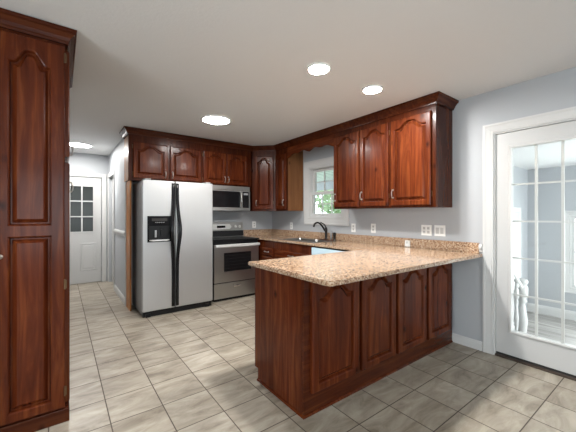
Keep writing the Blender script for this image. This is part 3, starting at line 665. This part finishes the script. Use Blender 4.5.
# ================================================================== RANGE
t = thing('range', 'stainless electric range with black cooktop beside the refrigerator', 'stove', (2.17, 4.5, 0))
RX0, RX1, RY = 1.788, 2.546, 4.203
obj('range_body', bx(RX0, RX1, RY+0.03, 4.795, 0.05, 0.902), M_blackp, t)
obj('toe_base', bx(RX0+0.02, RX1-0.02, RY+0.06, 4.75, 0.0, 0.049), M_blackp, t)
dr = obj('storage_drawer', bx(RX0+0.003, RX1-0.003, RY, RY+0.029, 0.045, 0.268, bev=0.006), M_steel, t)
bm = B(); Mr = FR((2.16, RY, 0.205), (1, 0, 0), (0, -1, 0)); mbox(bm, Mr, -0.065, 0.065, -0.006, 0.022, 0.0005, 0.004); tube(bm, [Mr @ Vector(p) for p in ((-0.06, 0.012, 0.004), (-0.055, 0.010, 0.018), (0.055, 0.010, 0.018), (0.06, 0.012, 0.004))], 0.006, 8); obj('drawer_pull', bm, M_chrome, dr)
bm = wall('y', RY-0.002, RY+0.029, RX0+0.003, RX1-0.003, 0.282, 0.800, [(1.945, 2.405, 0.44, 0.72)])
od = obj('oven_door', bm, M_steel, t)
obj('oven_window', bx(1.945, 2.405, RY+0.001, RY+0.02, 0.44, 0.72), M_black, od)
bm = B()
for i in range(5): box(bm, 1.96, 2.39, RY-0.0006, RY+0.001, 0.485+i*0.048, 0.487+i*0.048)
obj('rack_lines', bm, M_seam, od)
hb = B(); box(hb, RX0+0.01, RX1-0.004, RY-0.052, RY-0.026, 0.806, 0.850, bev=0.010, seg=3)
for x in (RX0+0.02, RX1-0.06): box(hb, x, x+0.04, RY-0.03, RY+0.0, 0.806, 0.842, bev=0.004)
obj('handle', hb, M_silver, od)
obj('door_cap', bx(RX0+0.003, RX1-0.003, RY-0.001, RY+0.029, 0.801, 0.842), M_steel, od)
ct = obj('cooktop', bx(RX0-0.0, RX1+0.0, RY-0.012, 4.70, 0.903, 0.922, bev=0.005), M_ceramic, t)
for x, y, r in ((1.97, 4.34, 0.10), (2.36, 4.34, 0.085), (1.97, 4.57, 0.075), (2.36, 4.57, 0.10)):
    obj('burner_ring', lathe(B(), [(r, 0.9221), (r, 0.9226), (r*0.95, 0.9226), (r*0.95, 0.9222)], Matrix.Translation((x, y, 0)), 30), M_blackp, ct)
bgd = obj('backguard', prism(B(), [(RX0, 4.70, 0.924), (RX0, 4.715, 1.02), (RX0, 4.735, 1.165), (RX0, 4.79, 1.165), (RX0, 4.79, 0.924)], (RX1-RX0, 0, 0)), M_steel, t)
Mb = FR((RX0, 4.7165, 1.025), (1, 0, 0), (0, -1, 0)) ; sl = math.atan2(0.02, 0.145)
Mb = Matrix.Translation((RX0, 4.7155, 1.028)) @ Matrix.Rotation(-sl, 4, 'X') @ FR((0, 0, 0), (1, 0, 0), (0, -1, 0))
bm = B(); mbox(bm, Mb, 0.004, RX1-RX0-0.004, -0.1, -0.004, 0.001, 0.004); obj('lower_strip', bm, M_blackp, bgd)
bm = B()
pts = [(0.18, 0.02), (0.50, 0.02), (0.535, 0.062), (0.50, 0.105), (0.18, 0.105), (0.145, 0.062)]
rings_mesh(bm, [[Mb @ Vector((u, v_, 0.0005)) for u, v_ in pts], [Mb @ Vector((u, v_, 0.006)) for u, v_ in pts]]); obj('control_plate', bm, M_plastic, bgd)
bm = B(); mbox(bm, Mb, 0.27, 0.42, 0.045, 0.082, 0.0062, 0.008, bev=0.0008); obj('display', bm, M_black, bgd)
for u in (0.05, 0.105, 0.61, 0.69):
    K = Mb @ Matrix.Translation((u, 0.062, 0.0008)); bm = lathe(B(), [(0.026, 0), (0.026, 0.003), (0.019, 0.006), (0.016, 0.022), (0, 0.023)], K, 18); obj('knob', bm, M_plastic, bgd, True)

# ================================================================== MICROWAVE
t = thing('microwave', 'stainless over-the-range microwave with black window', 'microwave', (2.13, 4.6, 1.352))
QX0, QX1, QY, QZ0, QZ1 = 1.752, 2.512, 4.425, 1.352, 1.748
obj('case', bx(QX0, QX1, QY+0.025, YB-0.004, QZ0, QZ1), M_blackp, t)
obj('vent_grille', bx(QX0, QX1, QY, QY+0.024, QZ1-0.062, QZ1, bev=0.003), M_steel, t)
bm = wall('y', QY-0.002, QY+0.024, QX0, 2.352, QZ0+0.004, QZ1-0.066, [(QX0+0.05, 2.285, QZ0+0.075, QZ1-0.105)])
md = obj('door', bm, M_steel, t)
obj('window', bx(QX0+0.05, 2.285, QY-0.001, QY+0.015, QZ0+0.075, QZ1-0.105), M_black, md)
obj('window_border', wall('y', QY-0.004, QY-0.0022, QX0+0.02, 2.325, QZ0+0.055, QZ1-0.085, [(QX0+0.055, 2.28, QZ0+0.08, QZ1-0.11)]), M_black, md)
bm = tube(B(), [(2.338, QY-0.004, QZ0+0.05), (2.338, QY-0.036, QZ0+0.075), (2.338, QY-0.036, QZ1-0.10), (2.338, QY-0.004, QZ1-0.08)], 0.010, 10); obj('handle', bm, M_chrome, md, True)
cp = obj('control_panel', wall('y', QY-0.002, QY+0.024, 2.356, QX1, QZ0+0.004, QZ1-0.066), M_steel, t)
kp = obj('keypad', bx(2.374, QX1-0.024, QY-0.004, QY-0.0022, QZ0+0.05, QZ1-0.085), M_black, cp)
obj('display', bx(2.388, QX1-0.038, QY-0.0055, QY-0.0042, QZ1-0.135, QZ1-0.105), M_grey, cp)

# ================================================================== COUNTER RUN
CZ1, CZ0 = 0.922, 0.892
def counter_bm():
    bm = B()
    rc = 0.035
    outer = [(2.552, YB-0.002), (2.552, 4.172), (2.572, 4.165), (2.572, 2.112), (1.182, 2.112)]
    for i in range(7):
        a = PI+PI/2*i/6; outer.append((1.182+rc+rc*math.cos(a), 1.205+rc+rc*math.sin(a)))
    outer += [(WX-0.002, 1.205), (WX-0.002, YB-0.002)]
    hole = [(2.662, 3.002), (3.018, 3.002), (3.018, 3.728), (2.662, 3.728)]
    es = []
    for lp in (outer, hole):
        vs = [bm.verts.new((x, y, CZ1)) for x, y in lp]
        for i in range(len(vs)): es.append(bm.edges.new((vs[i], vs[(i+1) % len(vs)])))
    bmesh.ops.triangle_fill(bm, use_beauty=True, use_dissolve=False, edges=es)
    r = bmesh.ops.extrude_face_region(bm, geom=bm.faces[:])
    bmesh.ops.translate(bm, verts=[v for v in r['geom'] if isinstance(v, bmesh.types.BMVert)], vec=(0, 0, CZ0-CZ1))
    bmesh.ops.recalc_face_normals(bm, faces=bm.faces[:])
    be = [e for e in bm.edges if len(e.link_faces) == 2 and abs(e.verts[0].co.z-e.verts[1].co.z) < 1e-5 and e.calc_face_angle(0) > 1.2 and not (2.65 < e.verts[0].co.x < 3.05 and 2.97 < e.verts[0].co.y < 3.75)]
    bmesh.ops.bevel(bm, geom=be, offset=0.005, segments=2, affect='EDGES')
    return bm
t = thing('countertop', 'speckled tan granite countertop running along the walls and over the peninsula', 'countertop', (2.6, 3.0, CZ0))
obj('slab', counter_bm(), M_gran, t)
obj('backsplash', prism(B(), [(2.552, YB-0.001, CZ1+0.0005), (2.552, YB-0.021, CZ1+0.0005), (WX-0.021, YB-0.021, CZ1+0.0005), (WX-0.021, 1.24, CZ1+0.0005), (WX-0.001, 1.24, CZ1+0.0005), (WX-0.001, YB-0.001, CZ1+0.0005)], (0, 0, 0.1)), M_gran, t)
# sink
t = thing('kitchen_sink', 'double-bowl stainless sink set into the counter below the window', 'sink', (2.86, 3.36, CZ1))
bm = wall('z', 0, 0, 0, 0, 0, 0) if False else B()
sx0, sx1, sy0, sy1 = 2.645, 3.035, 2.985, 3.745
def ring_xy(x0, x1, y0_, y1_, z, r=0.04, n=5):
    pts = []
    for cx_, cy_, a0 in ((x1-r, y1_-r, 0), (x0+r, y1_-r, PI/2), (x0+r, y0_+r, PI), (x1-r, y0_+r, 1.5*PI)):
        for i in range(n): a = a0+PI/2*i/(n-1); pts.append(Vector((cx_+r*math.cos(a), cy_+r*math.sin(a), z)))
    return pts
for ya, yb in ((sy0, 3.357), (3.363, sy1)):
    bm = B(); b0, b1 = ya+0.018, yb-0.018
    if ya == sy0: b0 = ya+0.022
    else: b1 = yb-0.022
    rings_mesh(bm, [ring_xy(sx0, sx1, ya, yb, CZ1+0.0006, 0.02), ring_xy(sx0, sx1, ya, yb, CZ1+0.004, 0.02), ring_xy(sx0+0.022, sx1-0.022, b0, b1, CZ1+0.004, 0.04), ring_xy(sx0+0.030, sx1-0.030, b0+0.008, b1-0.008, CZ1-0.02, 0.04), ring_xy(sx0+0.04, sx1-0.04, b0+0.018, b1-0.018, CZ1-0.17, 0.05)], False, True)
    o = obj('bowl', bm, M_sink, t)
    obj('drain', lathe(B(), [(0.04, 0), (0.04, 0.003), (0.02, 0.002), (0, 0.001)], Matrix.Translation((2.86, (b0+b1)/2, CZ1-0.169)), 20), M_chrome, o, True)
# faucet
t = thing('kitchen_faucet', 'dark bronze faucet with arched spout behind the sink', 'faucet', (3.105, 3.24, CZ1))
FXc, FYc = 3.085, 3.215
bpy.data.objects.remove(t)
t = thing('kitchen_faucet', 'dark bronze faucet with curved spout and lever behind the sink', 'faucet', (FXc, FYc, CZ1))
obj('base_plate', bx(FXc-0.028, FXc+0.028, FYc-0.115, FYc+0.115, CZ1+0.0005, CZ1+0.012, bev=0.005), M_copper, t)
bd = obj('body', lathe(B(), [(0.026, 0.013), (0.026, 0.02), (0.019, 0.03), (0.018, 0.12), (0.022, 0.135), (0.021, 0.165), (0.012, 0.185), (0, 0.19)], Matrix.Translation((FXc, FYc, CZ1)), 18), M_bronze, t, True)
sp = []
for q in [i/10 for i in range(11)]:
    sp.append((FXc-0.012-0.20*q, FYc+0.015*q, CZ1+0.125+0.19*math.sin(q*PI*0.72)*0.62+0.02*q))
sp.append((sp[-1][0]-0.012, sp[-1][1], sp[-1][2]-0.04))
obj('spout', tube(B(), sp, [0.013]*9+[0.013, 0.014, 0.014], 10), M_bronze, t, True)
obj('lever', tube(B(), [(FXc, FYc, CZ1+0.185), (FXc-0.03, FYc, CZ1+0.225), (FXc-0.10, FYc+0.01, CZ1+0.262)], [0.010, 0.008, 0.007], 10), M_bronze, t, True)
t = tag(obj('side_sprayer', lathe(B(), [(0.026, 0.0008), (0.026, 0.008), (0.017, 0.014), (0.016, 0.05), (0.020, 0.075), (0.024, 0.10), (0.016, 0.118), (0, 0.12)], Matrix.Translation((FXc+0.005, FYc-0.165, CZ1)), 16), M_bronze, None, True), 'dark bronze side sprayer at the right of the faucet', 'sprayer')
t = thing('soap_dispenser', 'slim grey soap dispenser standing just right of the faucet', 'soap dispenser', (FXc+0.058, FYc-0.045, CZ1))
obj('bottle', lathe(B(), [(0.013, 0.0008), (0.013, 0.10), (0.006, 0.11), (0.006, 0.125), (0, 0.126)], Matrix.Translation((FXc+0.058, FYc-0.045, CZ1)), 14), M_grey, t, True)
obj('pump', tube(B(), [(FXc+0.058, FYc-0.045, CZ1+0.126), (FXc+0.058, FYc-0.045, CZ1+0.145), (FXc+0.03, FYc-0.045, CZ1+0.145)], 0.005, 8), M_grey, t, True)

# ================================================================== BASE CABINETS ALONG THE RIGHT WALL
XF = 2.6
def base_box(parent, x0, x1, y0_, y1_):
    obj('cabinet_box', bx(x0, x1, y0_, y1_, 0.10, CZ0-0.001), M_wood, parent)
    obj('toe_kick', bx(x0+0.06, x1, y0_, y1_, 0.0, 0.099), M_wood, parent)
MRb = lambda y, z: FR((XF, y, z), (0, -1, 0), (-1, 0, 0))
def slab_front(parent, y_hi, y_lo, za, zb, name='drawer_front'):
    w, h = y_hi-y_lo, zb-za; M = MRb(y_hi, za); bm = B()
    rg = lambda i, dd: [M @ Vector(p) for p in ((i, i, dd), (w-i, i, dd), (w-i, h-i, dd), (i, h-i, dd))]
    rings_mesh(bm, [rg(0, 0), rg(0, 0.012), rg(0.012, 0.02)]); o = obj(name, bm, M_woody, parent)
    pull(o, M @ Matrix.Translation((0, 0, 0.02)), w/2, h/2, False, half=0.05)
t = thing('base_cabinet', 'cherry drawer base cabinet tucked in the corner beside the range', 'cabinet', (2.9, 4.3, 0), 'base cabinets on the sink wall')
base_box(t, XF, WX-0.002, 3.835, YB-0.002)
for za, zb in ((0.655, 0.775), (0.415, 0.635), (0.135, 0.395)): slab_front(t, 4.178, 3.860, za, zb)
t = thing('base_cabinet', 'cherry sink base cabinet below the window with a wide drawer front', 'cabinet', (2.9, 3.4, 0), 'base cabinets on the sink wall')
obj('cabinet_box', wall('x', XF, XF+0.02, 2.955, 3.833, 0.10, CZ0-0.001), M_wood, t)
obj('side', bx(XF+0.021, WX-0.002, 2.955, 2.972, 0.0, CZ0-0.001), M_wood, t); obj('side', bx(XF+0.021, WX-0.002, 3.816, 3.833, 0.0, CZ0-0.001), M_wood, t)
obj('toe_kick', bx(XF+0.06, XF+0.08, 2.973, 3.815, 0.0, 0.099), M_wood, t)
slab_front(t, 3.810, 2.980, 0.655, 0.772)
for ya in (3.810, 3.390): cab_door(t, MRb(ya, 0.135), 0.41, 0.50, (0.38 if ya > 3.5 else 0.03, 0.42), arch=0.04)
t = thing('dishwasher', 'dishwasher with pale blue top strip under the counter by the sink', 'dishwasher', (2.9, 2.65, 0))
obj('tub', bx(XF+0.02, WX-0.03, 2.352, 2.952, 0.10, CZ0-0.002), M_blackp, t)
obj('door', bx(XF-0.022, XF+0.019, 2.354, 2.950, 0.13, 0.775, bev=0.005), M_steel, t)
obj('control_panel', bx(XF-0.026, XF+0.019, 2.354, 2.950, 0.779, 0.872, bev=0.005), M_film, t)
obj('toe_plate', bx(XF+0.05, XF+0.07, 2.354, 2.950, 0.0, 0.099), M_blackp, t)
obj('handle', tube(B(), [(XF-0.022, 2.42, 0.72), (XF-0.05, 2.42, 0.72), (XF-0.05, 2.88, 0.72), (XF-0.022, 2.88, 0.72)], 0.009, 8), M_chrome, t)
t = thing('base_cabinet', 'cherry blind corner base cabinet between dishwasher and peninsula', 'cabinet', (2.9, 2.22, 0), 'base cabinets on the sink wall')
base_box(t, XF, WX-0.002, 2.099, 2.349)

# ================================================================== PENINSULA
EX, EY0, EY1 = 1.236, 1.491, 2.097
t = thing('peninsula_cabinet', 'cherry peninsula with four arched door panels facing the viewer', 'cabinet', (2.2, 1.8, 0))
obj('cabinet_box', bx(EX+0.020, WX-0.001, EY0+0.020, EY1-0.001, 0.09, CZ0-0.001), M_wood, t)
obj('toe_base', bx(EX+0.020, WX-0.001, EY0+0.020, EY1-0.045, 0.0, 0.089), M_wood, t)
bm = prism(B(), [(EX, EY0+0.02, 0), (EX, EY1-0.045, 0), (EX, EY1-0.045, 0.09), (EX, EY1, 0.09), (EX, EY1, CZ0-0.001), (EX, EY0+0.02, CZ0-0.001)], (0.019, 0, 0)); obj('end_panel', bm, M_wood, t)
obj('face_frame', bx(EX, WX-0.001, EY0, EY0+0.019, 0.0, CZ0-0.001, bev=0.002), M_woodx, t)
Mf = lambda x, z: FR((x, EY0, z), (1, 0, 0), (0, -1, 0))
for xa, xb in ((1.292, 1.742), (1.776, 2.196), (2.232, 2.668), (2.706, 3.140)):
    cab_door(t, Mf(xa, 0.140), xb-xa, 0.725, arch=0.070, sl=0.062, sb=0.055, st=0.052)
shoe = [(0, 0), (0.012, 0), (0.011, 0.006), (0.006, 0.012), (0, 0.014)]
obj('shoe_molding', sweep(B(), [(EX-0.0005, EY1-0.046), (EX-0.0005, EY0-0.0005), (WX-0.016, EY0-0.0005)], shoe, -1 if False else 1), M_woody, t)

# ================================================================== OUTLETS
def outlet(M, label, kind='outlet', double=False, group='outlets above the backsplash'):
    t = thing('wall_outlet' if kind == 'outlet' else 'light_switch', label, kind, M.to_translation(), group)
    bm = B(); w = 0.036 if not double else 0.058; mbox(bm, M, -w, w, -0.058, 0.058, 0.0005, 0.006, bev=0.002); obj('cover_plate', bm, M_plastic, t)
    for u in ((0,) if not double else (-0.024, 0.024)):
        if kind == 'outlet':
            for v_ in (-0.021, 0.021):
                bm = B(); mbox(bm, M, u-0.014, u+0.014, v_-0.015, v_+0.015, 0.0062, 0.009, bev=0.001); s = obj('socket', bm, M_trim, t)
                bm = B()
                for q in (-0.006, 0.006): mbox(bm, M, u+q-0.0014, u+q+0.0014, v_-0.003, v_+0.007, 0.0091, 0.0096)
                obj('slots', bm, M_seam, s)
        else:
            bm = B(); mbox(bm, M, u-0.016, u+0.016, -0.032, 0.032, 0.0062, 0.010, bev=0.0015); obj('rocker', bm, M_trim, t)
MRw = lambda y, z: FR((WX, y, z), (0, -1, 0), (-1, 0, 0))
outlet(FR((2.812, YB, 1.112), (1, 0, 0), (0, -1, 0)), 'white outlet on the back wall right of the range')
outlet(MRw(4.199, 1.10), 'white outlet on the right wall left of the sink window, close to the corner')
outlet(MRw(2.80, 1.112), 'white outlet just right of the sink window casing')
outlet(MRw(2.47, 1.118), 'white outlet below the middle door of the three-door wall cabinet')
outlet(MRw(1.765, 1.122), 'white outlet left of the light switch under the wall cabinet', double=True)
outlet(MRw(1.618, 1.122), 'white light switch under the right end of the wall cabinet', 'light switch', double=True, group=None)
t = thing('plug_in_adapter', 'small white plug-in adapter on the granite backsplash', 'plug', (WX-0.021, 1.975, 0.965))
bm = B(); mbox(bm, MRw(1.975, 0.963) @ Matrix.Translation((0, 0, 0.021)), -0.03, 0.03, -0.036, 0.036, 0.0005, 0.016, bev=0.004); obj('housing', bm, M_plastic, t)
bm = B(); mbox(bm, MRw(1.975, 0.975) @ Matrix.Translation((0, 0, 0.021)), -0.012, 0.012, -0.012, 0.012, 0.0162, 0.019, bev=0.001); obj('socket', bm, M_trim, t)
